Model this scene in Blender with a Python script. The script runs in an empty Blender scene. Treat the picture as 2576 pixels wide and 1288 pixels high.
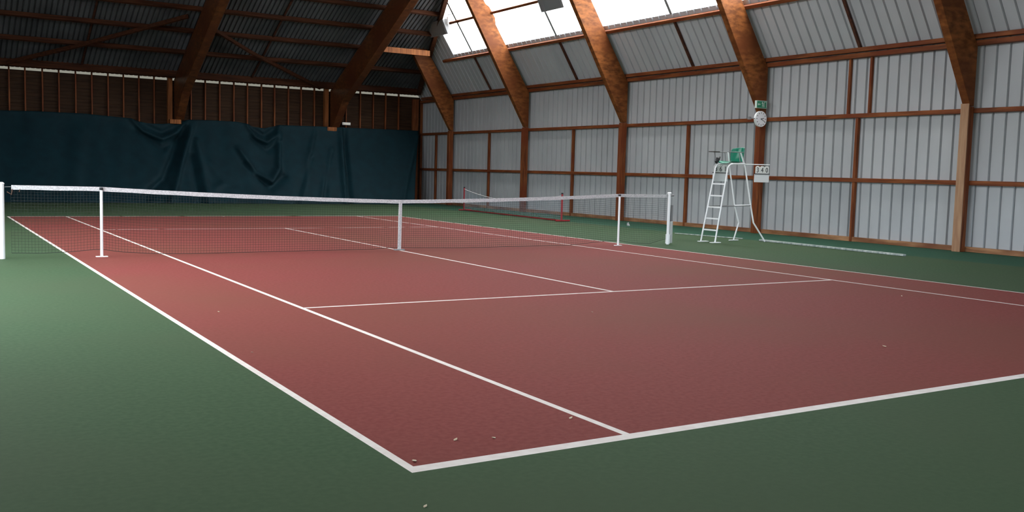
import bpy, bmesh, math, random
from mathutils import Vector, Matrix
random.seed(7)
S = bpy.context.scene
COL = S.collection
PI = math.pi

# ------------------------------------------------------------------ camera
CAM_P = Vector((-2.0403, -4.1578, 1.4727)); YAW, PIT, ROL, FPX = 0.5554, -0.0864, 0.0265, 2434.8
cd = bpy.data.cameras.new('camera'); cam = bpy.data.objects.new('camera', cd); COL.objects.link(cam)
cd.sensor_fit = 'HORIZONTAL'; cd.sensor_width = 36; cd.lens = FPX / 2576 * 36; cd.clip_start = .05; cd.clip_end = 300
_f = Vector((math.sin(YAW) * math.cos(PIT), math.cos(YAW) * math.cos(PIT), math.sin(PIT)))
_r = Vector((math.cos(YAW), -math.sin(YAW), 0)); _u = _r.cross(_f)
R2 = _r * math.cos(ROL) + _u * math.sin(ROL); U2 = -_r * math.sin(ROL) + _u * math.cos(ROL)
M = Matrix((R2, U2, -_f)).transposed().to_4x4(); M.translation = CAM_P
cam.matrix_world = M
S.camera = cam

# ------------------------------------------------------------------ sky and exposure
W = bpy.data.worlds.new('overcast_sky'); S.world = W; W.use_nodes = True
nt = W.node_tree; nt.nodes.clear()
wo = nt.nodes.new('ShaderNodeOutputWorld'); bg = nt.nodes.new('ShaderNodeBackground')
tc = nt.nodes.new('ShaderNodeTexCoord'); sx = nt.nodes.new('ShaderNodeSeparateXYZ'); rp = nt.nodes.new('ShaderNodeValToRGB')
rp.color_ramp.elements[0].position = 0.0; rp.color_ramp.elements[0].color = (.16, .17, .16, 1)
rp.color_ramp.elements[1].position = 1.0; rp.color_ramp.elements[1].color = (.93, .97, 1.0, 1)
e = rp.color_ramp.elements.new(.49); e.color = (.2, .21, .2, 1)
e = rp.color_ramp.elements.new(.52); e.color = (.55, .62, .70, 1)
mp = nt.nodes.new('ShaderNodeMapRange'); mp.inputs[1].default_value = -1; mp.inputs[2].default_value = 1
nt.links.new(tc.outputs['Generated'], sx.inputs[0]); nt.links.new(sx.outputs[2], mp.inputs[0])
nt.links.new(mp.outputs[0], rp.inputs[0]); nt.links.new(rp.outputs[0], bg.inputs[0]); nt.links.new(bg.outputs[0], wo.inputs[0])
bg.inputs[1].default_value = 19.0
S.view_settings.view_transform = 'Standard'; S.view_settings.look = 'None'
S.view_settings.exposure = 0.0; S.view_settings.gamma = 1.0; S.view_settings.use_curve_mapping = False
try:
    S.cycles.max_bounces = 8; S.cycles.diffuse_bounces = 5; S.cycles.glossy_bounces = 3; S.cycles.transparent_max_bounces = 24
    S.cycles.sample_clamp_indirect = 6
except Exception: pass

# ------------------------------------------------------------------ hall dimensions
XR, XL, YF, YN = 17.62, -4.35, 35.55, -9.0      # inner faces of the sheet walls
XC = (XR + XL) / 2
EZ = 4.5                                         # eave height
SR = 2.32 / 1.5                                  # rise per metre, side slopes
SF, FZ = .495, 4.82                              # rise per metre and start height, far slope
ZK, ZT = 8.5, 11.2                               # top of the steep slope, ridge
XK = XR - (ZK - EZ) / SR
def hip_y(z): return YF - (z - FZ) / SF

def portal(name, loc, rot, sx, sy):
    l = bpy.data.lights.new(name, 'AREA'); l.shape = 'RECTANGLE'; l.size = sx; l.size_y = sy
    o = bpy.data.objects.new(name, l); o.location = loc; o.rotation_euler = rot; COL.objects.link(o)
    l.cycles.is_portal = True
    return o
_sl = math.atan(SR)
USE_PORTAL = True
if USE_PORTAL:
    for yy, ln in ((17.65, 18.0), (28.9, 4.6)):
        zc = 7.27; xc = XR + .12 - (zc - EZ) / SR
        portal('sky_portal', (xc, yy, zc), (0, PI - (PI - _sl) + 0, 0), 2.9, ln)
        if yy < 20: portal('sky_portal', (2 * XC - xc, 11.67, zc), (0, -_sl, 0), 2.9, 18.0)
    portal('sky_portal', (XL - .25, 8.0, 1.4), (0, -PI / 2, 0), 2.8, 6.0)
    portal('sky_portal', (8.0, YN - .25, 1.55), (PI / 2, 0, 0), 12.0, 3.1)

# ------------------------------------------------------------------ materials
def newmat(name):
    m = bpy.data.materials.new(name); m.use_nodes = True
    n = m.node_tree.nodes; return m, n, m.node_tree.links, n['Principled BSDF']
def plain(name, col, rough=.5, metal=0, spec=.5):
    m, n, l, b = newmat(name)
    b.inputs['Base Color'].default_value = (*col, 1); b.inputs['Roughness'].default_value = rough
    b.inputs['Metallic'].default_value = metal; b.inputs['Specular IOR Level'].default_value = spec
    return m
def noisy(name, c1, c2, scale=(1, 1, 1), nscale=4, rough=.6, spec=.4, detail=6, lo=.35, hi=.65, bump=0, c3=None, s3=0.3):
    m, n, l, b = newmat(name)
    t = n.new('ShaderNodeTexCoord'); mpn = n.new('ShaderNodeMapping'); mpn.inputs['Scale'].default_value = scale
    g = n.new('ShaderNodeNewGeometry')
    l.new(g.outputs['Position'], mpn.inputs[0])
    no = n.new('ShaderNodeTexNoise'); no.inputs['Scale'].default_value = nscale; no.inputs['Detail'].default_value = detail
    l.new(mpn.outputs[0], no.inputs['Vector'])
    r = n.new('ShaderNodeValToRGB'); r.color_ramp.elements[0].position = lo; r.color_ramp.elements[1].position = hi
    r.color_ramp.elements[0].color = (*c1, 1); r.color_ramp.elements[1].color = (*c2, 1)
    l.new(no.outputs['Fac'], r.inputs[0]); out = r.outputs[0]
    if c3:
        n3 = n.new('ShaderNodeTexNoise'); n3.inputs['Scale'].default_value = s3; n3.inputs['Detail'].default_value = 3
        l.new(g.outputs['Position'], n3.inputs['Vector'])
        r3 = n.new('ShaderNodeMapRange'); r3.inputs[1].default_value = .42; r3.inputs[2].default_value = .68
        l.new(n3.outputs['Fac'], r3.inputs[0])
        mx = n.new('ShaderNodeMix'); mx.data_type = 'RGBA'; mx.inputs[7].default_value = (*c3, 1)
        l.new(r3.outputs[0], mx.inputs[0]); l.new(out, mx.inputs[6]); out = mx.outputs[2]
    l.new(out, b.inputs['Base Color']); b.inputs['Roughness'].default_value = rough; b.inputs['Specular IOR Level'].default_value = spec
    if bump:
        bp = n.new('ShaderNodeBump'); bp.inputs['Strength'].default_value = bump; bp.inputs['Distance'].default_value = .01
        l.new(no.outputs['Fac'], bp.inputs['Height']); l.new(bp.outputs[0], b.inputs['Normal'])
    return m
WD1, WD2 = (.10, .027, .009), (.25, .078, .024)
def wood(tag, sc): return noisy('stained_timber_' + tag, WD1, WD2, sc, 2.2, .6, .2, bump=.15, c3=(.15, .034, .011), s3=1.2)
wood_x = wood('x', (.6, 9, 9)); wood_y = wood('y', (9, .6, 9)); wood_z = wood('z', (9, 9, .6))
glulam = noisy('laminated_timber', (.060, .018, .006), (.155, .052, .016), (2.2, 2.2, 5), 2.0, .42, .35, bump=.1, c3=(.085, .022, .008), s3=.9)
postwood = noisy('lit_post_timber', (.17, .055, .016), (.36, .125, .038), (9, 9, .6), 2.2, .6, .2)  # brighter timber copy: light on far posts and strut put into the colour
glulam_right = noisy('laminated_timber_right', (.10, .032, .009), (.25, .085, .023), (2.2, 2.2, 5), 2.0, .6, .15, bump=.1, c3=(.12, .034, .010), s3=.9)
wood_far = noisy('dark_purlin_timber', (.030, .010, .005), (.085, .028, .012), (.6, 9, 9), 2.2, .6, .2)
darkwood = noisy('dark_timber', (.035, .011, .006), (.085, .028, .014), (1, 6, 6), 2.2, .6, .3)
palewood = noisy('pale_plank', (.30, .16, .09), (.40, .24, .14), (8, 8, .8), 2.2, .6, .3, bump=.1)
sillwood = noisy('sill_board', (.20, .085, .035), (.42, .22, .11), (5, .7, 5), 1.8, .6, .3, c3=(.14, .045, .02), s3=.8)
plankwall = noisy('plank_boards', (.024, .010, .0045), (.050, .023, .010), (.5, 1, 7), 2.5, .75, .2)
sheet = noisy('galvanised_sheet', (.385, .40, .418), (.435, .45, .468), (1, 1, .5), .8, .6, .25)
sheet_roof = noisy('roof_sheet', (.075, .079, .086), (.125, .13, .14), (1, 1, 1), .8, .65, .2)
green_floor = noisy('green_court_paint', (.041, .077, .040), (.053, .092, .049), (1, 1, 1), 26, .78, .06, c3=(.055, .082, .046), s3=.22)
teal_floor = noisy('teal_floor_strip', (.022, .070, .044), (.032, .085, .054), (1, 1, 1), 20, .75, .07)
red_floor = noisy('red_court_paint', (.175, .043, .039), (.205, .055, .050), (1, 1, 1), 26, .78, .06, c3=(.17, .057, .043), s3=.22)
line_paint = noisy('white_line_paint', (.66, .60, .58), (.74, .70, .68), (1, 1, 1), 12, .7, .1)
white = plain('white_enamel', (.86, .88, .90), .35)
whitecloth = noisy('white_tape', (.44, .44, .46), (.66, .65, .67), (1, 1, 1), 60, .8, .2)
black = plain('black_rubber', (.012, .012, .014), .6)
netcord = plain('dark_net_cord', (.012, .018, .016), .8)
curtain_m = noisy('dark_teal_canvas', (.0008, .0155, .0235), (.0014, .022, .032), (1, 1, 1), 3, .75, .25)
redpaint = plain('red_enamel', (.33, .012, .022), .4)
bluecord = plain('pale_net_cord', (.35, .42, .5), .7)
greenplast = plain('green_plastic', (.006, .20, .125), .35)
greysteel = plain('grey_steel', (.22, .22, .23), .5)
signgreen = plain('sign_green', (.02, .22, .12), .4)
signwhite = plain('sign_white', (.62, .72, .66), .4)
ink = plain('black_ink', (.02, .02, .022), .6)
cardm = plain('score_card', (.86, .87, .85), .6)
clockface = plain('clock_face', (.88, .88, .93), .4)
brass = plain('brown_strap', (.10, .05, .03), .6)
glassm = plain('lamp_glass', (.25, .26, .27), .12, 0, .8)
leafm = noisy('dry_leaf', (.45, .36, .25), (.62, .55, .42), (1, 1, 1), 40, .8, .2)
def pane_mat():
    m, n, l, b = newmat('translucent_panel')
    n.remove(b); o = n['Material Output']
    tr = n.new('ShaderNodeBsdfTransparent'); tr.inputs[0].default_value = (1, .97, .93, 1)
    df = n.new('ShaderNodeBsdfTranslucent'); df.inputs[0].default_value = (.9, .9, .9, 1)
    mx = n.new('ShaderNodeMixShader'); mx.inputs[0].default_value = .25
    l.new(tr.outputs[0], mx.inputs[1]); l.new(df.outputs[0], mx.inputs[2]); l.new(mx.outputs[0], o.inputs[0])
    return m
panem = pane_mat()

# ------------------------------------------------------------------ mesh helpers
class MB:
    def __init__(s): s.v = []; s.f = []; s.mi = []
    def face(s, pts, mi=0):
        b = len(s.v); s.v += [tuple(p) for p in pts]; s.f.append(tuple(range(b, b + len(pts)))); s.mi.append(mi)
    def prism(s, a, b, mi=0):
        """two matching polygons a, b joined to a closed solid"""
        n = len(a); k = len(s.v); s.v += [tuple(p) for p in a] + [tuple(p) for p in b]
        s.f.append(tuple(range(k, k + n))[::-1]); s.f.append(tuple(range(k + n, k + 2 * n)))
        for i in range(n):
            j = (i + 1) % n; s.f.append((k + i, k + j, k + n + j, k + n + i))
        s.mi += [mi] * (n + 2)
    def box(s, x0, x1, y0, y1, z0, z1, mi=0):
        s.prism([(x0, y0, z0), (x1, y0, z0), (x1, y1, z0), (x0, y1, z0)], [(x0, y0, z1), (x1, y0, z1), (x1, y1, z1), (x0, y1, z1)], mi)
    def bar(s, p, q, w, h, up=(0, 0, 1), mi=0):
        p, q = Vector(p), Vector(q); d = (q - p).normalized(); sd = d.cross(Vector(up)).normalized(); u = sd.cross(d)
        c = [sd * w / 2 + u * h / 2, -sd * w / 2 + u * h / 2, -sd * w / 2 - u * h / 2, sd * w / 2 - u * h / 2]
        s.prism([p + k for k in c], [q + k for k in c], mi)
    def tube(s, pts, r, n=8, mi=0):
        pts = [Vector(p) for p in pts]; rings = []; prev = None
        rr = r if isinstance(r, (list, tuple)) else [r] * len(pts)
        for i, p in enumerate(pts):
            d = (pts[min(i + 1, len(pts) - 1)] - pts[max(i - 1, 0)]).normalized()
            if prev is None:
                a = Vector((0, 0, 1)) if abs(d.z) < .9 else Vector((1, 0, 0)); u = d.cross(a).normalized()
            else: u = (prev - d * prev.dot(d)).normalized()
            prev = u; w = d.cross(u)
            rings.append([p + (u * math.cos(2 * PI * k / n) + w * math.sin(2 * PI * k / n)) * rr[i] for k in range(n)])
        b = len(s.v)
        for ring in rings: s.v += [tuple(q) for q in ring]
        for i in range(len(pts) - 1):
            for k in range(n):
                j = (k + 1) % n; s.f.append((b + i * n + k, b + i * n + j, b + (i + 1) * n + j, b + (i + 1) * n + k)); s.mi.append(mi)
        s.f.append(tuple(b + k for k in range(n))[::-1]); s.f.append(tuple(b + (len(pts) - 1) * n + k for k in range(n))); s.mi += [mi, mi]
    def build(s, name, mats, parent=None, origin=None, smooth=False, bevel=0):
        me = bpy.data.meshes.new(name)
        zs = [v[2] for v in s.v]; xs = [v[0] for v in s.v]; ys = [v[1] for v in s.v]
        if parent is not None: o = Vector((0, 0, 0)); po = Vector(parent.get('_o', (0, 0, 0)))
        if origin is None: o = Vector(((min(xs) + max(xs)) / 2, (min(ys) + max(ys)) / 2, min(zs)))
        else: o = Vector(origin)
        me.from_pydata([tuple(Vector(v) - o) for v in s.v], [], s.f)
        for m in (mats if isinstance(mats, (list, tuple)) else [mats]): me.materials.append(m)
        me.polygons.foreach_set('material_index', s.mi)
        bm = bmesh.new(); bm.from_mesh(me); bmesh.ops.recalc_face_normals(bm, faces=bm.faces) if not getattr(s, 'open', False) else None
        bm.to_mesh(me); bm.free()
        if smooth:
            for p in me.polygons: p.use_smooth = True
        me.update(); ob = bpy.data.objects.new(name, me); COL.objects.link(ob)
        ORI[ob.name] = o
        if parent is not None:
            ob.parent = parent; ob.location = o - ORI[parent.name]
        else: ob.location = o
        if bevel:
            b = ob.modifiers.new('bevel', 'BEVEL'); b.width = bevel; b.segments = 2; b.limit_method = 'ANGLE'
        return ob
ORI = {}
def tag(o, label=None, cat=None, group=None, kind=None):
    if label: o['label'] = label
    if cat: o['category'] = cat
    if group: o['group'] = group
    if kind: o['kind'] = kind
    return o
def empty(name, loc, label, cat, group=None):
    o = bpy.data.objects.new(name, None); o.empty_display_size = .2; COL.objects.link(o); o.location = loc
    ORI[o.name] = Vector(loc); return tag(o, label, cat, group)
def beam(name, p, q, w, h, mat, label, cat, group=None, up=(0, 0, 1)):
    m = MB(); m.bar(p, q, w, h, up); return tag(m.build(name, mat, bevel=.006), label, cat, group)

def ribbed(m, O, U, V, N, u0, u1, lo, hi, pitch, gw, gd, first=0.0, breaks=(), mi=0):
    """profiled sheet: flat pans with grooves pushed along N (outwards)"""
    O, U, V, N = map(Vector, (O, U, V, N)); prof = []
    k = math.floor((u0 - first) / pitch) - 1
    while first + k * pitch < u1 + pitch:
        c = first + k * pitch; prof += [(c - gw / 2, 0), (c - gw / 4, gd), (c + gw / 4, gd), (c + gw / 2, 0)]; k += 1
    def dep(u):
        for (a, da), (b, db) in zip(prof, prof[1:]):
            if a <= u <= b: return da + (db - da) * (u - a) / max(b - a, 1e-9)
        return 0
    us = sorted(set([u0, u1] + [a for a, _ in prof if u0 < a < u1] + [b for b in breaks if u0 < b < u1]))
    rows = [(u, lo(u), hi(u), dep(u)) for u in us]
    b = len(m.v); 
    for u, a, c, d in rows:
        m.v.append(tuple(O + U * u + V * a + N * d)); m.v.append(tuple(O + U * u + V * max(c, a) + N * d))
    for i in range(len(rows) - 1):
        k = b + 2 * i; m.f.append((k, k + 2, k + 3, k + 1)); m.mi.append(mi)

# ------------------------------------------------------------------ floor with the painted court
m = MB(); m.open = True
LW = .05
xcuts = [XL - .05, 0, LW, 1.37, 1.37 + LW, 5.485 - LW / 2, 5.485 + LW / 2, 9.6 - LW, 9.6, 10.97 - LW, 10.97, 15.1, XR + .05]
ycuts = [YN, 0, .09, .2, 5.485, 5.485 + LW, 18.285 - LW, 18.285, 23.57, 23.77 - .09, 23.77, YF + .05]
def cell(x, y):
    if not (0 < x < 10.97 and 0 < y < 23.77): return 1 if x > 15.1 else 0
    if x < LW or x > 10.97 - LW or y < .09 or y > 23.68: return 3
    if 1.37 < x < 1.42 or 9.55 < x < 9.6: return 3
    if 1.37 < x < 9.6 and (5.485 < y < 5.535 or 18.235 < y < 18.285): return 3
    if abs(x - 5.485) < LW / 2 and (5.485 < y < 18.285 or y > 23.57): return 3
    return 2
xcuts.sort(); ycuts.sort()
for i in range(len(xcuts) - 1):
    for j in range(len(ycuts) - 1):
        x0, x1, y0, y1 = xcuts[i], xcuts[i + 1], ycuts[j], ycuts[j + 1]
        m.face([(x0, y0, 0), (x1, y0, 0), (x1, y1, 0), (x0, y1, 0)], cell((x0 + x1) / 2, (y0 + y1) / 2))
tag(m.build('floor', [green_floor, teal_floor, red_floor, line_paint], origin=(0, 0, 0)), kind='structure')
# green court surround, red court and white lines are one painted floor

# ------------------------------------------------------------------ walls
m = MB(); m.open = True
ribbed(m, (XR, 0, 0), (0, 1, 0), (0, 0, 1), (1, 0, 0), YN, YF + .05, lambda u: 0, lambda u: EZ + .05, .30, .062, .055, .1)
tag(m.build('wall_right', sheet, origin=(XR, 13, 0)), kind='structure')
m = MB(); m.open = True
ribbed(m, (XL, 0, 0), (0, 1, 0), (0, 0, 1), (-1, 0, 0), YN, 5.0, lambda u: 0, lambda u: EZ + .05, .30, .055, .035, .1)
ribbed(m, (XL, 0, 0), (0, 1, 0), (0, 0, 1), (-1, 0, 0), 11.0, YF + .05, lambda u: 0, lambda u: EZ + .05, .30, .055, .035, .1)
ribbed(m, (XL, 0, 0), (0, 1, 0), (0, 0, 1), (-1, 0, 0), 5.0, 11.0, lambda u: 2.8, lambda u: EZ + .05, .30, .055, .035, .1)
tag(m.build('wall_left', sheet, origin=(XL, 13, 0)), kind='structure')
m = MB(); m.open = True
ribbed(m, (0, YF, 0), (0, 0, 1), (1, 0, 0), (0, 1, 0), 0, 4.70, lambda u: XL - .05, lambda u: XR + .05, .13, .02, .012)
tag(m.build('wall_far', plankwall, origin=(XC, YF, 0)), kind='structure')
m = MB(); m.open = True
for a_, b_ in ((XL - .05, 2.0), (14.0, XR + .05)): ribbed(m, (0, YN, 0), (0, 0, 1), (1, 0, 0), (0, -1, 0), 0, 3.1, lambda u: a_, lambda u: b_, .13, .02, .012)  # unseen opening between these pieces, added to light camera-facing sides
ribbed(m, (0, YN, 0), (0, 0, 1), (1, 0, 0), (0, -1, 0), 3.1, 11.2, lambda u: max(XL, XL + (u - EZ) / SR) - .05 if u > EZ else XL - .05,
       lambda u: XR + .05 - max(0, (u - EZ) / SR) if u < ZK else XK - (u - ZK) / (ZT - ZK) * (XK - XC), .13, .02, .012)
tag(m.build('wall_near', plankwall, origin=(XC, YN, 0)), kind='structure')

def gap_dim_mat():
    m, n, l, b = newmat('gap_dimming_strip'); n.remove(b); o = n['Material Output']
    tr = n.new('ShaderNodeBsdfTransparent'); tr.inputs[0].default_value = (.16, .15, .13, 1); l.new(tr.outputs[0], o.inputs[0]); return m
m = MB(); m.box(XL, XR, YF + .02, YF + .03, 4.66, 4.9); tag(m.build('window_0', gap_dim_mat()), kind='structure')  # strip added across the open eave gap to dim the sky behind it

# ------------------------------------------------------------------ roof sheets (one ceiling)
SK0, SK1, SKZ0, SKZ1 = 8.66, 30.7, 6.12, 8.42     # skylight band along the hall and its heights
Lr = math.hypot(1, SR)
m = MB(); m.open = True
def side_slope(mir, first):
    X = lambda x: 2 * XC - x if mir else x
    sg = -1 if mir else 1; K1 = 20.64 if mir else SK1; K0 = 2.66 if mir else SK0
    O = (X(XR), 0, EZ); V = (-sg / Lr, 0, SR / Lr); Nn = (sg * SR / Lr, 0, 1 / Lr); k = Lr / SR
    t = lambda z: (z - EZ) * k
    zh = lambda u: FZ + (YF - u) * SF
    ribbed(m, O, (0, 1, 0), V, Nn, YN, YF + .05, lambda u: -.02, lambda u: t(min(SKZ0 if u < K1 else 99, ZK, max(EZ + .02, zh(u)))), .30, .062, .05, first, (K1, K1 + .001, YF - (ZK - FZ) / SF))
    ribbed(m, O, (0, 1, 0), V, Nn, YN, K0, lambda u: t(SKZ0), lambda u: t(ZK), .30, .055, .035, first)
    ribbed(m, O, (0, 1, 0), V, Nn, K0, 20.64 if mir else hip_y(SKZ1), lambda u: t(SKZ1), lambda u: t(ZK), .30, .055, .035, first)
side_slope(False, .1); side_slope(True, .1)
for mir in (False, True):
    X = lambda x: 2 * XC - x if mir else x
    sg = -1 if mir else 1; d = Vector((XC - XK, 0, ZT - ZK)); L = d.length
    ribbed(m, (X(XK), 0, ZK), (0, 1, 0), (sg * d.x / L, 0, d.z / L), (sg * d.z / L, 0, -d.x / L), YN, hip_y(ZK), lambda u: 0,
           lambda u: L * min(1, (hip_y(ZK) - u) / (hip_y(ZK) - hip_y(ZT))), .30, .055, .035, .1)
# far slope
Lf = math.hypot(1, SF)
def far_hi(u):
    xx = u if u > XC else 2 * XC - u
    z = EZ + (XR - xx) * SR
    if z > ZK: z = ZK + (XK - xx) / (XK - XC) * (ZT - ZK)
    return max(0, (z - FZ)) * Lf / SF
mf = MB(); mf.open = True
ribbed(mf, (0, YF, FZ), (1, 0, 0), (0, -1 / Lf, SF / Lf), (0, SF / Lf, 1 / Lf), XL - .03, XR + .03, lambda u: -.06, far_hi, .17, .06, .05, .02, (XK, 2 * XC - XK, XC))
tag(m.build('ceiling', sheet, origin=(XC, 13, EZ)), kind='structure')
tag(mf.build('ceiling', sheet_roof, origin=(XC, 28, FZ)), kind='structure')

# ------------------------------------------------------------------ skylight windows between the rafters
RY = [8.66, 14.67, 20.64, 26.49, 32.38]
def slope_pt(z, y, off=0.0, mir=False):
    x = XR - (z - EZ) / SR + off * SR / Lr; x = 2 * XC - x if mir else x
    return Vector((x, y, z + off / Lr))
wi = 1
bays = [(2.66, 8.66), (8.66, 14.67), (14.67, 20.64), (20.64, 26.49), (26.49, 30.7)]
for mir in (False, True):
    for (a, b) in bays:
        if (mir and a > 20) or (not mir and a < 8): continue
        if b < 30: poly = [(SKZ0, a), (SKZ0, b), (SKZ1, b), (SKZ1, a)]
        else: poly = [(SKZ0, a), (SKZ0, b), (FZ + (YF - b) * SF, b), (SKZ1, hip_y(SKZ1)), (SKZ1, a)]
        m = MB(); m.open = False
        m.prism([slope_pt(z, y, .02, mir) for z, y in poly], [slope_pt(z, y, .03, mir) for z, y in poly])
        w = tag(m.build('window_%d' % wi, panem), kind='structure'); wi += 1
        mid = {-3.34: -.4, 2.66: 5.6, 8.66: 11.6, 14.67: 17.48, 20.64: 23.3, 26.49: 29.1}[a]
        g = MB(); top = min(SKZ1, FZ + (YF - mid) * SF)
        g.bar(slope_pt(SKZ0, mid, -.04, mir), slope_pt(top, mid, -.04, mir), .05, .10, (0, 1, 0)); g.build('glazing_bar', greysteel, w)
# broad open doorway on the left wall, outside the picture
m = MB()
for y0, y1, z0, z1 in ((4.9, 5.0, 0, 2.82), (11.0, 11.1, 0, 2.82), (4.9, 11.1, 2.8, 2.9)): m.box(XL - .08, XL + .06, y0, y1, z0, z1)
tag(m.build('door_1', darkwood), kind='structure')

# ------------------------------------------------------------------ right wall timber
gr = 'timber rails along the right metal wall'
beam('wall_rail', (XR - .06, YN, 1.50), (XR - .06, YF, 1.50), .12, .10, wood_y, 'long brown rail on right metal wall, lower one, behind umpire chair', 'rail', gr)
beam('wall_rail', (XR - .06, YN, 3.06), (XR - .06, YF, 3.06), .12, .10, wood_y, 'long brown rail on right metal wall, higher one, at clock height', 'rail', gr)
beam('sill_board', (XR - .05, YN, .055), (XR - .05, YF, .055), .10, .11, sillwood, 'worn wooden sill board along the foot of the right metal wall', 'board')
beam('eave_beam', (XR - .09, YN, 4.50), (XR - .09, YF - .1, 4.50), .16, .11, wood_y, 'lower of the two long brown beams where right metal wall meets sloping roof', 'beam', 'doubled eave beams')
beam('eave_beam', (XR - .16, YN, 4.63), (XR - .16, YF - .3, 4.63), .12, .10, wood_y, 'upper of the two long brown beams where right metal wall meets sloping roof', 'beam', 'doubled eave beams')
names = {2.66: None, 8.66: 'nearest one, with pale facing plank', 14.67: 'behind the umpire chair, under the clock', 20.64: 'seen past the right singles stick of the net',
         26.49: 'second one from the far corner', 32.38: 'the one nearest the far corner'}
for y in RY:
    lab = 'timber post on the right wall, ' + (names[y] or 'the one beside the camera outside the picture')
    po = empty('wall_post', (XR - .2, y, 0), lab, 'post', 'timber posts of the right wall')
    m = MB(); m.box(XR - .30, XR - .12, y - .09, y + .09, 0, 3.14); m.build('post_body', wood_z, po, bevel=.006)
    if y == 8.66:
        m = MB(); m.box(XR - .33, XR - .302, y - .10, y + .09, .0, 3.20); tag(m.build('facing_plank', palewood, po, bevel=.004), 'pale weathered facing plank')
    else:
        m = MB(); m.box(XR - .325, XR - .302, y - .085, y + .085, .0, 3.05); m.build('facing_plank', wood_z, po, bevel=.004)
# slanting portal rafters
def rib_off(z): return XR - (z - EZ) / SR
rn = {2.66: 'beside the camera outside the picture', 8.66: 'dark one at right picture edge', 14.67: 'rising above the clock and exit sign', 20.64: 'between the two widest white skylight panels',
      26.49: 'crossing the skylight, with a small gusset', 32.38: 'shortest one, below far skylight end'}
for y in RY:
    t = .09
    yo = 0
    if y < 32: top = 9.0
    else: top = 6.75
    # inner edge line through (17.37,3.2) to (15.26,6.74); outer edge parallel to the roof
    def inner(z): return 17.40 - (z - 3.15) * (17.40 - 15.24) / (6.74 - 3.15)
    def outer(z): return XR - .13 if z < 4.42 else XR - .13 - (z - 4.42) / SR
    pts = [(inner(3.15) - .04, 3.15), (XR - .13, 3.15), (XR - .13, 4.42), (outer(top), top), (inner(top - .35), top - .35)]
    if y < 32: pts = pts[:3] + [(outer(8.3), 8.3), (XC, ZT - .18), (XC, ZT - .85), (inner(7.95), 7.95)]
    m = MB(); m.prism([(x, y - t, z) for x, z in pts], [(x, y + t, z) for x, z in pts])
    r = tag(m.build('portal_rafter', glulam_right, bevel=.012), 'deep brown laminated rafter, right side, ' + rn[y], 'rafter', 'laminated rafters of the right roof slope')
    if abs(y - 26.49) < .1:
        m = MB(); g = [(outer(6.85) - .02, 6.85), (outer(7.2) + .05, 7.28), (outer(7.6) - .02, 7.55)]
        g = [(outer(6.7) - .01, 6.7), (outer(7.0) + .14, 7.0), (outer(7.35) + .12, 7.35), (outer(7.4) - .01, 7.45)]
        m.prism([(x, y - .05, z) for x, z in g], [(x, y + .05, z) for x, z in g]); m.build('gusset', glulam_right, r)
# mid-bay studs
gs = 'thin studs of the right wall'
mids = [(11.63, 0, 3.0, 'just left of pale-planked post, below higher rail'), (17.69, 0, 3.0, 'just left of umpire chair'), (23.57, 0, 3.0, 'beside the near red mini net post'),
        (29.36, 0, 3.0, 'second from the far corner'), (33.97, 0, 3.0, 'nearest the dark curtain')]
for y, a, b, t in mids:
    beam('wall_stud', (XR - .07, y, a), (XR - .07, y, b), .075, .09, wood_z, 'thin upright stud on right metal wall, ' + t, 'stud', gs, (1, 0, 0))
for y, t in ((11.95, 'left of two under eave beam'), (11.33, 'right of two under eave beam')):
    beam('wall_stud', (XR - .05, y, 3.1), (XR - .05, y, 4.46), .06, .07, wood_z, 'short thin stud on the right metal wall, ' + t, 'stud', gs, (1, 0, 0))
beam('corner_post', (XR - .06, YF - .06, 0), (XR - .06, YF - .06, 4.5), .1, .1, wood_z, 'thin corner post where the right metal wall ends at the dark curtain', 'post', up=(1, 0, 0))
# purlins on the right slope
def purl(z, y0, y1, w, h, off, mat, label, group='purlins of the right roof slope'):
    a, b = slope_pt(z, y0, off), slope_pt(z, y1, off)
    return beam('purlin', a, b, w, h, mat, label, 'purlin', group, Vector((SR / Lr, 0, 1 / Lr)))
purl(5.97, YN, 31.6, .10, .12, -.07, wood_y, 'long brown purlin under the lower edge of the white skylight')
purl(7.2, YN, 30.4, .09, .12, -.07, wood_y, 'long purlin crossing the white skylight, carrying the floodlights')
# sloping mid-bay bars under the sheet
for y, t in ((11.6, 'above the pair of short studs'), (17.48, 'first one left of the clock rafter'), (23.3, 'second from the far corner'), (29.15, 'the farthest and shortest one')):
    beam('roof_bar', slope_pt(4.7, y, -.05), slope_pt(5.93, y, -.05), .06, .07, darkwood, 'thin dark sloping bar on right roof sheets, ' + t, 'bar', 'sloping bars of the right roof', (0, 1, 0))

# ------------------------------------------------------------------ far wall timber
def far_pt(x, z, off=0.0): return Vector((x, YF - (z - FZ) / SF - off * 0 + off * SF / Lf, z + off / Lf))
sxs = [-3.6, -3.05, -2.5, -1.8, -1.2, -.6, .44, 1.01, 1.53, 2.1, 2.65, 3.22, 3.78, 4.35, 4.9, 5.46, 6.02, 7.42, 7.97, 8.54, 9.11, 9.66, 10.24, 10.79, 11.38, 11.93, 12.51, 13.94, 14.59, 15.2, 15.79, 16.42]
ords = ['first', 'second', 'third', 'fourth', 'fifth', 'sixth', 'seventh', 'eighth', 'ninth', 'tenth', 'eleventh', 'twelfth', 'thirteenth']
def stud_label(x):
    if x < .9: return 'thin upright stud of the far plank wall, outside the left edge of the picture'
    if x < 6.5: bay, lst = 'left bay', [q for q in sxs if .9 < q < 6.5]
    elif x < 13: bay, lst = 'middle bay', [q for q in sxs if 6.5 < q < 13]
    else: bay, lst = 'right bay', [q for q in sxs if q > 13]
    return 'thin stud above curtain on far plank wall, %s from left in %s' % (ords[lst.index(x)], bay)
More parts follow.
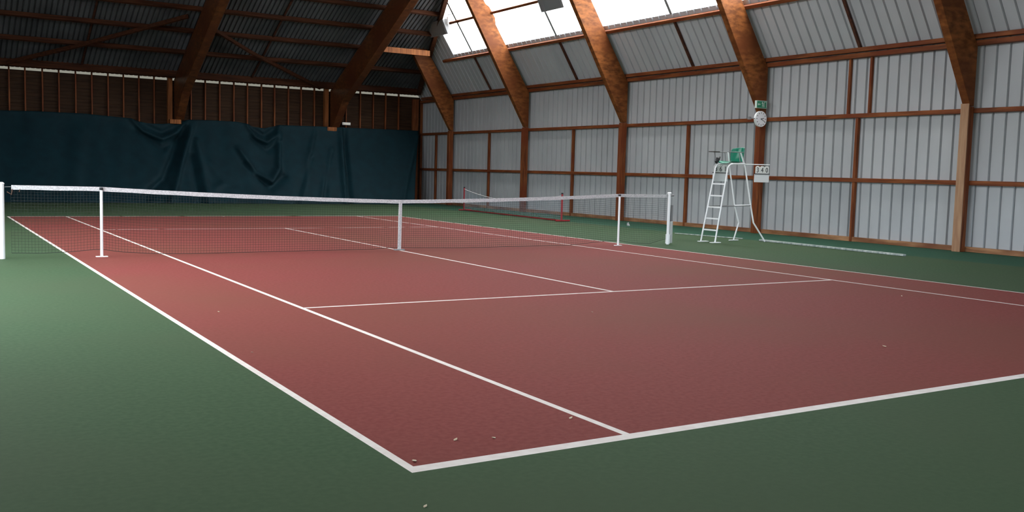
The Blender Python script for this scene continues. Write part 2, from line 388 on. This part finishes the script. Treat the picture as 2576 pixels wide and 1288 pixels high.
for x in sxs:
    if x < .4: continue
    beam('wall_stud', (x, YF - .06, 0), (x, YF - .06, 4.84), .05, .11, wood_z, stud_label(x), 'stud', 'studs of the far plank wall', (0, 1, 0))
fr = [(6.60, 'left of the two'), (13.02, 'right of the two')]
fp = {-.12: 'outside the left edge', 6.60: 'lit orange edge, between the left and middle bays', 13.02: 'lit orange edge, between the middle and right bays'}
for x, lab in fr:
    po = empty('wall_post', (x, YF - .2, 0), 'timber post of the far plank wall, ' + fp[x], 'post', 'posts of the far plank wall')
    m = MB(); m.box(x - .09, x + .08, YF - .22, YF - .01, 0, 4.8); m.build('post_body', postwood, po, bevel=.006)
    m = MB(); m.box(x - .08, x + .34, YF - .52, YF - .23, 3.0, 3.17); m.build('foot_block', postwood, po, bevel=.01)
    t = .16; xx = x + .29
    def fo(z): return YF - .24 if z < 4.72 else YF - .24 - (z - 4.72) / SF
    top = 10.3 if abs(x - 6.6) < 1 else 9.4
    if x > 12: top = 8.6
    z1 = top
    pts = [(YF - .5, 3.17), (YF - .24, 3.17), (YF - .24, 4.72), (fo(z1), z1), (fo(z1) - .05, z1 - 1.04), (YF - .24 - 1.35, 4.20)]
    m = MB(); m.prism([(xx - t, yy, z) for yy, z in pts], [(xx + t, yy, z) for yy, z in pts])
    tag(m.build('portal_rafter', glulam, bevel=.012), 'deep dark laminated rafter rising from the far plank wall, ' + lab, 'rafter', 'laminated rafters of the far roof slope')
beam('corner_board', (17.22, YF - .12, 0), (17.22, YF - .12, 4.6), .30, .10, wood_z, 'broad brown board at the right end of the far plank wall', 'board', up=(0, 1, 0))
def fpurl(z, x0, x1, lab, h=.16, off=-.1, w=.10):
    return beam('purlin', far_pt(x0, z, off), far_pt(x1, z, off), w, h, wood_far, lab, 'purlin', 'purlins of the far roof slope', Vector((0, SF / Lf, 1 / Lf)))
def hx(z): return XR - (z - EZ) / SR - .1
fl = ['lowest, just above the bright eave gap', 'second from below', 'third from below', 'fourth from below', 'fifth from below', 'sixth from below, topmost']
for z, lab in zip((5.02, 5.72, 6.36, 6.98, 7.58, 8.2), fl):
    x1 = min(XR - .2, hx(z)); x0 = 2 * XC - x1
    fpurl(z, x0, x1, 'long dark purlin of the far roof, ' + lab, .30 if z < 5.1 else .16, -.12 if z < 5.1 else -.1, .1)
# mid-bay dark straps on the far slope
for x, t in ((3.38, 'in the left bay'), (9.72, 'in the middle bay')):
    beam('roof_bar', far_pt(x, 5.0, -.04), far_pt(x, 8.1, -.04), .05, .07, darkwood, 'thin dark bar running up the far roof sheets ' + t, 'bar', 'bars of the far roof', (1, 0, 0))
# wind braces
def brace(pts, lab):
    m = MB()
    for a, b in zip(pts, pts[1:]): m.bar(a, b, .07, .15, (0, SF / Lf, 1 / Lf))
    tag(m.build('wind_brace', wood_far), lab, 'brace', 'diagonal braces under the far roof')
brace([far_pt(.9, 5.08, -.24), far_pt(3.1, 5.75, -.24), far_pt(6.35, 6.85, -.24)], 'slanting dark brace under the far roof, left one, rising to the right')
brace([far_pt(7.25, 6.6, -.24), far_pt(9.2, 5.95, -.24), far_pt(12.6, 5.0, -.24)], 'slanting dark brace under the far roof, right one, falling to the right')
# hip beam and the corner strut
def hip_pt(z, off=-.12):
    return Vector((XR - (z - EZ) / SR - .08, hip_y(z) - .1, z - .12))
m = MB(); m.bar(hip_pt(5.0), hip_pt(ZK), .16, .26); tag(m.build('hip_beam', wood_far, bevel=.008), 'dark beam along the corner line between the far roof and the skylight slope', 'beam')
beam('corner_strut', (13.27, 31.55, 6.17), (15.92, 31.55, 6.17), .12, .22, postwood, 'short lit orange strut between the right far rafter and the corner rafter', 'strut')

# ------------------------------------------------------------------ the big curtain in two pieces
def lerp_tab(tab, x):
    if x <= tab[0][0]: return tab[0][1]
    for (a, va), (b, vb) in zip(tab, tab[1:]):
        if x <= b: return va + (vb - va) * (x - a) / (b - a)
    return tab[-1][1]
PX2X = [(-400, -5.3), (0, .71), (100, 2.0), (300, 4.75), (430, 6.65), (460, 7.11), (640, 9.96), (820, 13.05), (1045, 17.28), (1100, 18.2)]
TOPPX = [(0, 280), (100, 283), (200, 288), (300, 298), (322, 300), (340, 307), (365, 313), (400, 315), (425, 313), (450, 308), (468, 304), (520, 305), (590, 309), (612, 314), (630, 322), (655, 326), (680, 321),
         (692, 317), (720, 318), (830, 322), (1048, 328)]
NOM = [(0, 280), (430, 302), (640, 312), (820, 321), (1048, 329)]
def X2PX(x): return lerp_tab([(b, a) for a, b in PX2X], x)
def curt_top(x):
    p = X2PX(x); return 3.19 - (lerp_tab(TOPPX, p) - lerp_tab(NOM, p)) / 66.0
def cpt(px, py):
    nom = lerp_tab(NOM, px); return (lerp_tab(PX2X, px), 3.19 * (516 - py) / (516 - nom))
folds = [  # polyline in the photo's curtain, height (towards the hall), width
    ([(475, 315), (445, 390), (420, 450), (385, 520)], .13, .12), ([(455, 325), (420, 400), (385, 460), (330, 505)], -.16, .16), ([(480, 360), (482, 440), (480, 515)], .10, .16),
    ([(462, 400), (458, 520)], -.08, .12), ([(325, 303), (350, 335), (395, 355), (440, 335), (465, 306)], .13, .09), ([(345, 305), (370, 325), (400, 338), (430, 325), (455, 306)], -.12, .12), ([(335, 330), (395, 380), (455, 345)], -.07, .12),
    ([(300, 330), (370, 440), (420, 480)], .04, .25), ([(612, 316), (630, 350), (655, 362), (680, 345), (693, 320)], .13, .09), ([(622, 322), (655, 345), (684, 325)], -.12, .10), ([(620, 350), (655, 385), (688, 360)], -.07, .10),
    ([(580, 380), (610, 440), (645, 462), (670, 430), (690, 340)], .13, .12), ([(592, 420), (640, 480), (680, 450)], -.10, .14), ([(780, 335), (755, 400), (720, 480), (700, 516)], .06, .12),
    ([(760, 400), (730, 450), (690, 516)], -.06, .12), ([(820, 380), (790, 450), (750, 516)], .05, .12), ([(846, 322), (840, 430), (830, 516)], .10, .10), ([(858, 322), (856, 440), (852, 516)], -.12, .10),
    ([(800, 420), (770, 516)], -.05, .12), ([(1042, 345), (1025, 420), (1005, 516)], .05, .14), ([(500, 420), (540, 480), (600, 516)], .05, .2), ([(520, 470), (450, 516)], .05, .15),
    ([(200, 330), (180, 420), (150, 516)], .04, .3), ([(80, 300), (60, 516)], .03, .35), ([(560, 340), (600, 516)], .03, .3), ([(920, 340), (900, 516)], .03, .3), ([(980, 340), (975, 516)], -.03, .3)]
foldw = [([cpt(*q) for q in pl], a, w) for pl, a, w in folds]
def segd(p, a, b):
    ax, az = a; bx, bz = b; dx, dz = bx - ax, bz - az; L2 = dx * dx + dz * dz
    t = max(0, min(1, ((p[0] - ax) * dx + (p[1] - az) * dz) / L2)); return math.hypot(p[0] - ax - t * dx, p[1] - az - t * dz)
def curt_disp(x, z):
    d = 0
    for pl, a, w in foldw:
        if x < min(q[0] for q in pl) - 4 * w or x > max(q[0] for q in pl) + 4 * w: continue
        r = min(segd((x, z), pl[i], pl[i + 1]) for i in range(len(pl) - 1)); d += 2.0 * a * math.exp(-(r / (w * .9)) ** 2)
    return d + .02 * math.sin(x * 3.1 + z) + .012 * math.sin(x * 7.7 - z * 1.3)
def curtain(x0, x1, dy, label):
    nx, nz = int((x1 - x0) / .055), 56; m = MB(); m.open = True
    for i in range(nx + 1):
        x = x0 + (x1 - x0) * i / nx; zt = curt_top(x)
        for j in range(nz + 1):
            t = j / nz; z = zt * (1 - t) + .012 * t
            if j == nz: z = .006
            y = YF - .42 - dy - 2.3 * t ** 1.3 - curt_disp(x, zt * (1 - t)) * min(1, .35 + 3 * t)
            xs = x - 1.25 * t ** 1.25 * max(0, (x - 11.5) / 5.75)
            m.v.append((xs, y, z))
    for i in range(nx):
        for j in range(nz):
            a = i * (nz + 1) + j; m.f.append((a, a + 1, a + nz + 2, a + nz + 1)); m.mi.append(0)
    o = m.build('court_curtain', curtain_m, smooth=True)
    s = o.modifiers.new('solid', 'SOLIDIFY'); s.thickness = .006
    return tag(o, label, 'curtain', 'dark teal curtains before the far wall')
curtain(-4.0, 13.62, .05, 'huge dark teal canvas curtain sagging in two swags along the far wall')
curtain(13.45, 17.25, 0, 'flat dark teal curtain piece in the far right corner beside the metal wall')

# ------------------------------------------------------------------ tennis net
NY = 11.885
XP0, XP1, XS0, XS1 = -.93, 11.88, .43, 10.50
def net_top(x):
    T = [(XP0, 1.085), (XS0, 1.075), (5.485, .914), (XS1, 1.075), (XP1, 1.075)]
    z = lerp_tab(T, x)
    for a, b in ((XS0, 5.485), (5.485, XS1)):
        if a < x < b: t = (x - a) / (b - a); z -= .045 * 4 * t * (1 - t) * .5
    return z
BOT = [(-.84, .085), (-.43, .07), (0, .085), (.41, .12), (.69, .07), (1.2, .03), (1.9, .018), (5.0, .03), (5.3, .05), (5.485, .06), (5.7, .04), (6.7, .02), (9.3, .03), (10.1, .09), (10.5, .11), (10.9, .05), (11.4, .03), (11.8, .12)]
def net_bot(x): return lerp_tab(BOT, x)
net = empty('tennis_net', (5.485, NY, 0), 'dark tennis net with a white top band stretched across the red court', 'net')
m = MB()
xa, xb = XP0 + .12, XP1 - .06
n = int((xb - xa) / .045)
def cord(m, p, q, w=.0016):
    p, q = Vector(p), Vector(q); d = (q - p).normalized(); a = Vector((0, 1, 0)); s = d.cross(a).normalized()
    c = [s * w, a * w, -s * w, -a * w]; k = len(m.v)
    m.v += [tuple(p + t) for t in c] + [tuple(q + t) for t in c]
    for i in range(4): j = (i + 1) % 4; m.f.append((k + i, k + j, k + 4 + j, k + 4 + i)); m.mi.append(0)
xsn = [xa + (xb - xa) * i / n for i in range(n + 1)]
rows = 23
for x in xsn: cord(m, (x, NY, net_bot(x)), (x, NY, net_top(x) - .03))
seg = [xa + (xb - xa) * i / 90 for i in range(91)]
for r in range(rows):
    t = r / (rows - 1)
    for a, b in zip(seg, seg[1:]):
        za = net_bot(a) * (1 - t) + (net_top(a) - .05) * t; zb = net_bot(b) * (1 - t) + (net_top(b) - .05) * t
        cord(m, (a, NY, za), (b, NY, zb), .004 if r == 0 else .0016)
m.build('net_mesh', netcord, net)
m = MB(); xs = [xa + .01 + (xb - xa - .02) * i / 120 for i in range(121)]
def strip(m, P, th):
    k = len(m.v)
    for (x, z0, z1) in P: m.v += [(x, NY - th, z0), (x, NY - th * .6, z1), (x, NY + th * .6, z1), (x, NY + th, z0)]
    for i in range(len(P) - 1):
        for j in range(4):
            a = k + 4 * i + j; b = k + 4 * i + (j + 1) % 4; m.f.append((a, b, b + 4, a + 4)); m.mi.append(0)
    m.f.append((k, k + 1, k + 2, k + 3)); m.f.append(tuple(k + 4 * (len(P) - 1) + j for j in (3, 2, 1, 0))); m.mi += [0, 0]
strip(m, [(x, net_top(x) - .062 + .002 * math.sin(x * 9), net_top(x) + .004) for x in xs], .012)
hb = m.build('headband', whitecloth, net)
m = MB(); m.prism([(5.46, NY - .014, .0), (5.52, NY - .014, .0), (5.52, NY + .014, .0), (5.46, NY + .014, .0)], [(5.475, NY - .016, .918), (5.53, NY - .016, .918), (5.53, NY + .016, .918), (5.475, NY + .016, .918)])
tag(m.build('center_strap', whitecloth, net), 'white vertical centre strap')
m = MB(); m.box(5.40, 5.58, NY - .05, NY + .05, 0, .02); m.build('strap_anchor', greysteel, net)
m = MB(); m.tube([(XP0 + .04, NY, 1.06), (xa + .02, NY, net_top(xa) - .02)], .004); m.build('tension_cable', greysteel, net); m = MB(); m.tube([(xb - .02, NY, net_top(xb) - .02), (XP1, NY, 1.06)], .004); m.build('tension_cable', greysteel, net)
m = MB(); m.tube([(-.86, NY - .02, .99), (-.80, NY - .02, .95), (-.79, NY - .02, 1.03)], .007); m.build('tie_strap', brass, net); m = MB(); m.tube([(-.70, NY - .02, .985), (-.69, NY - .02, 1.03)], .004); m.build('tie_strap', brass, net)
def stick(x, label):
    e = empty('singles_stick', (x, NY, 0), label, 'net stick', 'singles sticks of the net')
    o = NY - .03
    m = MB(); m.tube([(x, o, .0), (x, o, 1.03)], .022, 12); m.build('pole', white, e, smooth=False)
    m = MB(); m.tube([(x, o, 1.03), (x, o, 1.072)], .027, 12); m.build('cap', black, e)
    m = MB(); m.box(x - .085, x + .085, o - .03, o + .03, 0, .012); m.build('base_plate', white, e)
stick(XS0, 'white singles stick with a small foot under the left part of the tennis net')
stick(XS1, 'white singles stick with a small foot under the right part of the tennis net')
def post(x, label, blue=False):
    e = empty('net_post', (x, NY, 0), label, 'net post', 'posts of the tennis net')
    m = MB(); m.tube([(x, NY, .0), (x, NY, 1.10)], .045 if blue else .033, 16); m.build('tube', white, e)
    m = MB(); m.tube([(x, NY, 1.10), (x, NY, 1.115), (x, NY, 1.13)], [.05, .05, .03], 16); m.build('cap', white, e)
    if not blue:
        m = MB(); m.tube([(x + .075, NY, .03), (x + .075, NY, .50)], .042, 14); tag(m.build('padding', plain('grey_pad', (.45, .47, .46), .7), e, bevel=.01), 'grey padded sleeve')
        m = MB(); m.tube([(x, NY, .02), (x, NY, .22)], .05, 16); m.build('ground_sleeve', greysteel if False else white, e)
        m = MB(); m.box(x + .05, x + .10, NY - .02, NY + .02, .5, .85); m.build('winch', greysteel, e); m = MB(); m.tube([(x + .03, NY, 1.06), (x + .12, NY, 1.06)], .02); m.build('crank_stub', greysteel, e)
post(XP0 - .01, 'pale white net post at the left edge of the picture', True)
post(XP1, 'white net post with winch at the right end of the tennis net')

# ------------------------------------------------------------------ red mini net behind the court
A, B = Vector((14.89, 20.3, 0)), Vector((15.36, 27.35, 0))
mn = empty('mini_net', (A + B) / 2, 'red framed mini tennis net standing by the right wall behind the big net', 'net')
for P in (A, B):
    m = MB(); m.tube([P + Vector((0, 0, .03)), P + Vector((0, 0, .84))], .03, 10); po = m.build('upright', redpaint, mn)
    m = MB(); m.tube([P + Vector((0, 0, .84)), P + Vector((0, 0, .88))], .033, 10); m.build('cap', black, po)
    m = MB(); m.tube([P + Vector((-.22, 0, .03)), P + Vector((.3, 0, .03))], .025, 8); m.build('foot', redpaint, mn)
m = MB(); m.tube([A + Vector((0, 0, .03)), B + Vector((0, 0, .03))], .022, 8); m.build('floor_bar', redpaint, mn)
m = MB(); N2 = 60
def mt(t): return .80 - .28 * 4 * t * (1 - t) if t > .5 else .80 - .28 * 4 * t * (1 - t) * .9
pt = lambda t, z: A.lerp(B, t) + Vector((0, 0, z))
m.tube([pt(i / 30, mt(i / 30)) for i in range(31)], .010, 6); m.build('top_cord', whitecloth, mn)
m = MB()
def cord2(m, p, q, w=.0022):
    p, q = Vector(p), Vector(q); d = (q - p).normalized(); a = Vector((1, -.07, 0)).normalized(); s = d.cross(a).normalized(); c = [s * w, a * w, -s * w, -a * w]; k = len(m.v)
    m.v += [tuple(p + t) for t in c] + [tuple(q + t) for t in c]
    for i in range(4): j = (i + 1) % 4; m.f.append((k + i, k + j, k + 4 + j, k + 4 + i)); m.mi.append(0)
for i in range(121): cord2(m, pt(i / 120, .08), pt(i / 120, mt(i / 120)))
for r in range(11):
    for i in range(30):
        a, b = i / 30, (i + 1) / 30; f = r / 10; cord2(m, pt(a, .08 + (mt(a) - .08) * f), pt(b, .08 + (mt(b) - .08) * f))
m.build('net_mesh', bluecord, mn)

# ------------------------------------------------------------------ umpire chair
uc = empty('umpire_chair', (14.0, 12.2, 0), 'tall white tubular umpire chair with a green plastic seat beside the net', 'chair')
def arc(p, q, c, n=6):
    p, q, c = Vector(p), Vector(q), Vector(c); return [p * (1 - t) ** 2 + c * 2 * t * (1 - t) + q * t * t for t in [i / n for i in range(n + 1)]]
Y0, Y1 = 12.0, 12.4
r = .018
for y in (Y0, Y1):
    m = MB(); m.tube([(13.38 if y == Y0 else 13.32, y, .01), (13.66, y, 1.62)] + arc((13.67, y, 1.68), (13.86, y, 1.79), (13.70, y, 1.79)) + [(14.2, y, 1.80)], r); m.build('ladder_rail', white, uc)
    m = MB(); m.box(13.26, 13.52, y - .05, y + .05, 0, .015); m.build('foot_plate', white, uc)
for k, z in enumerate((.28, .54, .80, 1.06, 1.33)):
    xx = 13.36 + (z / 1.62) * .30
    m = MB(); m.box(xx - .02, xx + .02, Y0, Y1, z - .015, z + .015); m.build('rung', white, uc)
m = MB(); m.tube([(14.05, Y0, 2.06), (14.22, Y0, 1.70), (14.44, Y0, .87), (14.56, Y0, .45), (14.94, Y0 - .02, .01)], r); m.build('rear_leg', white, uc)
m = MB(); m.tube([(14.05, Y1, 2.06), (14.14, Y1, 1.62), (14.33, Y1, .83), (14.49, Y1, .43), (14.35, Y1 + .0, .03)], r * .9); m.build('rear_leg', white, uc)
m = MB(); m.tube([(14.43, Y0, .85), (14.33, Y1, .83)], r * .9); m.build('cross_bar', white, uc)
m = MB(); m.tube([(13.53, Y1, .82), (14.33, Y1, .83)], .010); m.build('side_bar', greysteel, uc); m = MB(); m.tube([(13.53, Y0, .82), (14.44, Y0, .85)], .010); m.build('side_bar', greysteel, uc)
m = MB(); m.tube([(14.2, Y1, .02), (14.5, Y1, .02)], .012); m.build('ground_bar', white, uc)
# seat shell: pan and curved back
m = MB(); m.open = True; nu, nv = 12, 16
prof = [(13.74, 1.795), (13.78, 1.825), (13.90, 1.825), (14.04, 1.815), (14.16, 1.82), (14.23, 1.85), (14.26, 1.90), (14.28, 1.98), (14.30, 2.06), (14.31, 2.12), (14.32, 2.18)]
for i, (x, z) in enumerate(prof):
    for j in range(nu + 1):
        s = -1 + 2 * j / nu; hw = .20 if i < 6 else .205 - .012 * max(0, i - 8); wrap = (abs(s) ** 2.5) * (.05 if i < 5 else .10 + .02 * min(i - 5, 3))
        if i < 5: m.v.append((x, 12.2 + s * hw, z + wrap * .6))
        else: m.v.append((x - wrap * 1.1, 12.2 + s * hw, z + (.02 * abs(s) if i < 7 else -.03 * abs(s) ** 3 * (i > 8))))
for i in range(len(prof) - 1):
    for j in range(nu):
        a = i * (nu + 1) + j; m.f.append((a, a + 1, a + nu + 2, a + nu + 1)); m.mi.append(0)
st = m.build('seat_shell', greenplast, uc, smooth=True); q = st.modifiers.new('s', 'SOLIDIFY'); q.thickness = .012; q = st.modifiers.new('sub', 'SUBSURF'); q.levels = 1; q.render_levels = 1
for y in (Y0 - .03, Y1 + .03):
    m = MB(); m.tube([(13.62, y, 2.055), (14.12, y, 2.06)], .009); m.build('armrest', greysteel, uc); m = MB(); m.tube([(13.98, y, 2.05), (14.02, y, 1.83)], .009); m.build('armrest_stay', greysteel, uc)
m = MB(); m.box(13.50, 13.68, Y1 - .12, Y1 + .06, 2.05, 2.07); m.build('writing_board', plain('dark_board', (.06, .05, .045), .6), uc)
m = MB(); m.tube([(13.62, Y1, 2.05), (13.72, Y1, 1.80)], .008); m.build('board_stay', greysteel, uc)
m = MB(); m.tube([(13.66, Y1, 1.86), (13.69, Y1, 1.83), (13.74, Y1, 1.90), (13.80, Y1, 1.95)], [.02, .045, .05, .02], 10); m.build('headrest_knob', black, uc)
m = MB(); m.tube([(14.2, Y0, 1.79), (15.0, Y0, 1.80)], .011); m.build('board_rail', white, uc); m = MB(); m.tube([(13.66, Y1, 1.77), (14.12, Y1, 1.78)], .011); m.build('board_rail', white, uc)

FONT = bpy.data.fonts[0] if len(bpy.data.fonts) else None
def digit_mesh(txt, size):
    c = bpy.data.curves.new('t', 'FONT'); c.body = txt; c.size = size; c.extrude = .0015; c.align_x = 'CENTER'; c.align_y = 'CENTER'; c.resolution_u = 3
    o = bpy.data.objects.new('t', c); COL.objects.link(o); dg = bpy.context.evaluated_depsgraph_get(); me = bpy.data.meshes.new_from_object(o.evaluated_get(dg))
    bpy.data.objects.remove(o); return me
def scoreboard(x0, x1, y, txt, label):
    sb = empty('scoreboard', ((x0 + x1) / 2, y, 1.39), label, 'scoreboard', 'scoreboards of the umpire chair')
    m = MB(); m.box(x0, x1, y - .006, y + .006, 1.39, 1.575); m.build('back_board', white, sb)
    m = MB(); m.box(x0 - .01, x1 + .01, y - .014, y + .01, 1.575, 1.592); m.build('card_rail', ink, sb)
    m = MB()
    w = (x1 - x0 - .03) / 3
    for i in range(3):
        a = x0 + .015 + i * w
        c = MB(); k = 8
        poly = [(a + .004, 1.59), (a + w - .004, 1.59), (a + w - .004, 1.73)] + [(a + w / 2 + math.cos(t) * (w / 2 - .004), 1.73 + math.sin(t) * .035) for t in [PI * (j + 1) / (k + 1) for j in range(k)]] + [(a + .004, 1.73)]
        c.prism([(x, y - .010, z) for x, z in poly], [(x, y - .002, z) for x, z in poly]); cd_ = c.build('score_card', cardm, sb)
        me = digit_mesh(txt[i], .165); me.materials.clear(); me.materials.append(ink)
        d = bpy.data.objects.new('digit', me); COL.objects.link(d); d.parent = cd_
        d.location = Vector((a + w / 2, y - .0125, 1.668)) - ORI[cd_.name]; d.rotation_euler = (PI / 2, 0, 0); ORI[d.name] = Vector((0, 0, 0))
        c = MB(); c.tube([(a + w / 2, y - .006, 1.765), (a + w / 2, y - .006, 1.795)], .003, 6); c.build('hook', greysteel, sb)
    return sb
scoreboard(14.52, 14.99, 12.0, '340', 'white scoreboard with flip cards reading 340, right of the umpire chair')
scoreboard(13.64, 14.10, 12.44, '361', 'white scoreboard with flip cards ending in 61, behind the umpire chair ladder')

# ------------------------------------------------------------------ clock, exit sign
cy = 14.52; cx, cz = 17.25, 3.06
ck = empty('wall_clock', (cx, cy, cz), 'round white wall clock on the post behind the umpire chair', 'clock')
def disc(m, cx, cz, r, y0, y1, n=40): m.prism([(cx + r * math.cos(2 * PI * i / n), y0, cz + r * math.sin(2 * PI * i / n)) for i in range(n)], [(cx + r * math.cos(2 * PI * i / n), y1, cz + r * math.sin(2 * PI * i / n)) for i in range(n)])
m = MB(); disc(m, cx, cz, .21, cy, cy + .06); m.build('case', white, ck)
m = MB(); disc(m, cx, cz, .19, cy - .004, cy + .001); dl = m.build('dial', clockface, ck)
for h in range(12):
    a = h * PI / 6; s = Vector((math.sin(a), 0, math.cos(a))); c = Vector((cx, cy - .006, cz)); m = MB(); m.bar(c + s * .145, c + s * .178, .014, .004, (0, 1, 0)); m.build('hour_mark', ink, dl)
def hand(a, L, w):
    m = MB(); s = Vector((math.sin(a), 0, math.cos(a))); c = Vector((cx, cy - .009, cz)); m.bar(c - s * .02, c + s * L, w, .003, (0, 1, 0)); m.build('clock_hand', ink, ck)
hand(math.radians(78), .10, .014); hand(math.radians(118), .15, .010)
es = empty('exit_sign', (17.235, 14.53, 3.35), 'small green and white emergency exit sign with running figure above the wall clock', 'sign')
m = MB(); m.box(17.04, 17.43, 14.50, 14.57, 3.34, 3.54); m.build('housing', signwhite, es, bevel=.006)
m = MB(); m.box(17.055, 17.415, 14.494, 14.4995, 3.352, 3.528); fpn = m.build('face', signgreen, es)
m = MB(); yq = 14.490
def bar2(x0, z0, x1, z1, w): m.bar((x0, yq, z0), (x1, yq, z1), w, .003, (0, 1, 0))
bar2(17.09, 3.44, 17.17, 3.44, .02); m.prism([(17.07, yq - .002, 3.44), (17.115, yq - .002, 3.475), (17.115, yq - .002, 3.405)], [(17.07, yq + .001, 3.44), (17.115, yq + .001, 3.475), (17.115, yq + .001, 3.405)])
m.build('arrow', signwhite, fpn); m = MB(); bar2(17.31, 3.37, 17.31, 3.51, .012); bar2(17.39, 3.37, 17.39, 3.51, .012); bar2(17.31, 3.51, 17.39, 3.51, .012)
m.build('door_symbol', signwhite, fpn); m = MB(); disc(m, 17.245, 3.495, .016, yq - .002, yq + .001, 12)
bar2(17.25, 3.48, 17.265, 3.43, .024); bar2(17.265, 3.43, 17.235, 3.40, .014); bar2(17.235, 3.40, 17.25, 3.37, .012); bar2(17.265, 3.43, 17.295, 3.40, .014); bar2(17.295, 3.40, 17.285, 3.37, .012); bar2(17.25, 3.475, 17.215, 3.455, .011); bar2(17.255, 3.475, 17.29, 3.46, .011)
m.build('running_figure', signwhite, fpn)
m = MB(); m.box(16.80, 16.87, 14.5, 14.57, 3.03, 3.10); m.box(16.87, 17.05, 14.53, 14.55, 3.05, 3.07); tag(m.build('junction_box', greysteel), 'tiny grey junction box left of the wall clock', 'box')
# emergency light on the far wall
el = empty('emergency_light', (13.93, YF - .45, 3.27), 'small pale emergency light above the curtain on the far plank wall', 'lamp')
m = MB(); m.box(13.74, 14.12, YF - .17, YF - .115, 3.30, 3.42); m.build('housing', white, el, bevel=.01)
m = MB(); m.box(13.78, 14.08, YF - .20, YF - .172, 3.315, 3.405)
dm, n_, l_, b_ = newmat('emergency_diffuser'); b_.inputs['Base Color'].default_value = (.9, .88, .8, 1); b_.inputs['Emission Color'].default_value = (1, .92, .8, 1); b_.inputs['Emission Strength'].default_value = .12
m.build('diffuser', dm, el, bevel=.01)

# ------------------------------------------------------------------ floodlights below the skylight
def flood(y0, y1, label):
    e = empty('floodlight', (15.75, (y0 + y1) / 2, 6.9), label, 'lamp', 'floodlights under the skylight')
    xo = 15.55; d = Vector((-.35, 0, -.94)).normalized(); a = Vector((-.62, 0, .0))
    c = Vector((xo, 0, 7.28)); u = Vector((.42, 0, -.91)).normalized(); nrm = Vector((-.91, 0, -.42)).normalized()
    H = .58; T = .18
    p = [c, c + u * H, c + u * H - nrm * T * .6, c + u * .1 - nrm * T * 1.2, c - nrm * T]
    m = MB(); m.prism([q + Vector((0, y0, 0)) for q in p], [q + Vector((0, y1, 0)) for q in p]); m.build('housing', greysteel, e, bevel=.015)
    p = [c + u * .04 + nrm * .012, c + u * (H - .04) + nrm * .012, c + u * (H - .04) + nrm * .002, c + u * .04 + nrm * .002]
    m = MB(); m.prism([q + Vector((0, y0 + .06, 0)) for q in p], [q + Vector((0, y1 - .3, 0)) for q in p]); m.build('lens', glassm, e)
    m = MB(); m.box(xo + .16, xo + .38, y0 - .16, y0 - .02, 7.1, 7.4); m.build('ballast_box', white, e, bevel=.01)
    m = MB(); m.tube([(xo + .2, y0 - .1, 7.35), (xo + .18, y0 - .1, 7.46), (xo + .25, y0 - .9, 7.5)], .02, 6); m.build('conduit', greysteel, e); m = MB(); m.tube([(xo + .15, (y0 + y1) / 2, 7.2), (xo + .45, (y0 + y1) / 2, 7.2)], .025, 6); m.build('bracket', greysteel, e)
flood(29.75, 31.2, 'grey box floodlight at the far end of the skylight beside the corner')
flood(21.85, 23.15, 'grey box floodlight at the top edge of the picture before the skylight')

# ------------------------------------------------------------------ things lying about
def pole(p, q, w, h, label):
    m = MB(); m.bar(p, q, w, h); tag(m.build('floor_pole', noisy('worn_white_paint', (.20, .25, .24), (.50, .53, .51), (1, 3, 1), 4, .6, .3), bevel=.006), label, 'pole', 'white poles on the floor')
pole((15.02, 12.2, .025), (14.80, 8.1, .025), .09, .04, 'long white pole lying on the floor, right of the umpire chair along the wall')
pole((14.60, 14.75, .02), (15.0, 12.75, .02), .03, .02, 'thin white pole lying on the floor behind the umpire chair, its left end')
m = MB(); m.prism([(15.70, 18.05, .0), (15.76, 18.03, .0), (15.78, 18.13, .0), (15.71, 18.14, .0)], [(15.69, 18.05, .09), (15.72, 18.06, .12), (15.74, 18.12, .06), (15.71, 18.13, .08)])
tag(m.build('paper_scrap', whitecloth, bevel=.01), 'small crumpled pale paper scrap on the floor by the right wall', 'paper')
lf = [(.54, 5.54, 'near the left singles line, the farthest one'), (.21, 3.32, 'on the red alley beside the left sideline'), (.67, .35, 'near baseline, right one of two'), (.46, .41, 'near baseline, left one of two'),
      (1.31, .52, 'touching the near singles line end'), (-.16, -.46, 'on the green floor below the court corner'), (5.35, 1.37, 'on the right part of the red court'), (8.87, 3.79, 'near the right singles line'),
      (.09, .16, 'right at the near court corner'), (4.12, 4.11, 'just in front of the near service line')]
base = None
for i, (x, y, t) in enumerate(lf):
    if base is None:
        m = MB(); m.open = True
        P = [(-.014, -.003, .0), (-.005, -.009, .002), (.007, -.007, .004), (.016, .001, .007), (.006, .008, .003), (-.006, .007, .001)]
        m.prism(P, [(a, b, c + .003) for a, b, c in P]); base = m.build('dry_leaf', leafm, origin=(0, 0, 0)); o = base
    else: o = base.copy(); COL.objects.link(o)
    o.location = (x, y, .001); o.rotation_euler = (0, 0, random.random() * 6); o.scale = [.8 + random.random() * .5] * 3
    tag(o, 'tiny pale dry leaf scrap, ' + t, 'leaf', 'dry leaf scraps on the court')
for o in bpy.data.objects:
    if '_o' in o: del o['_o']
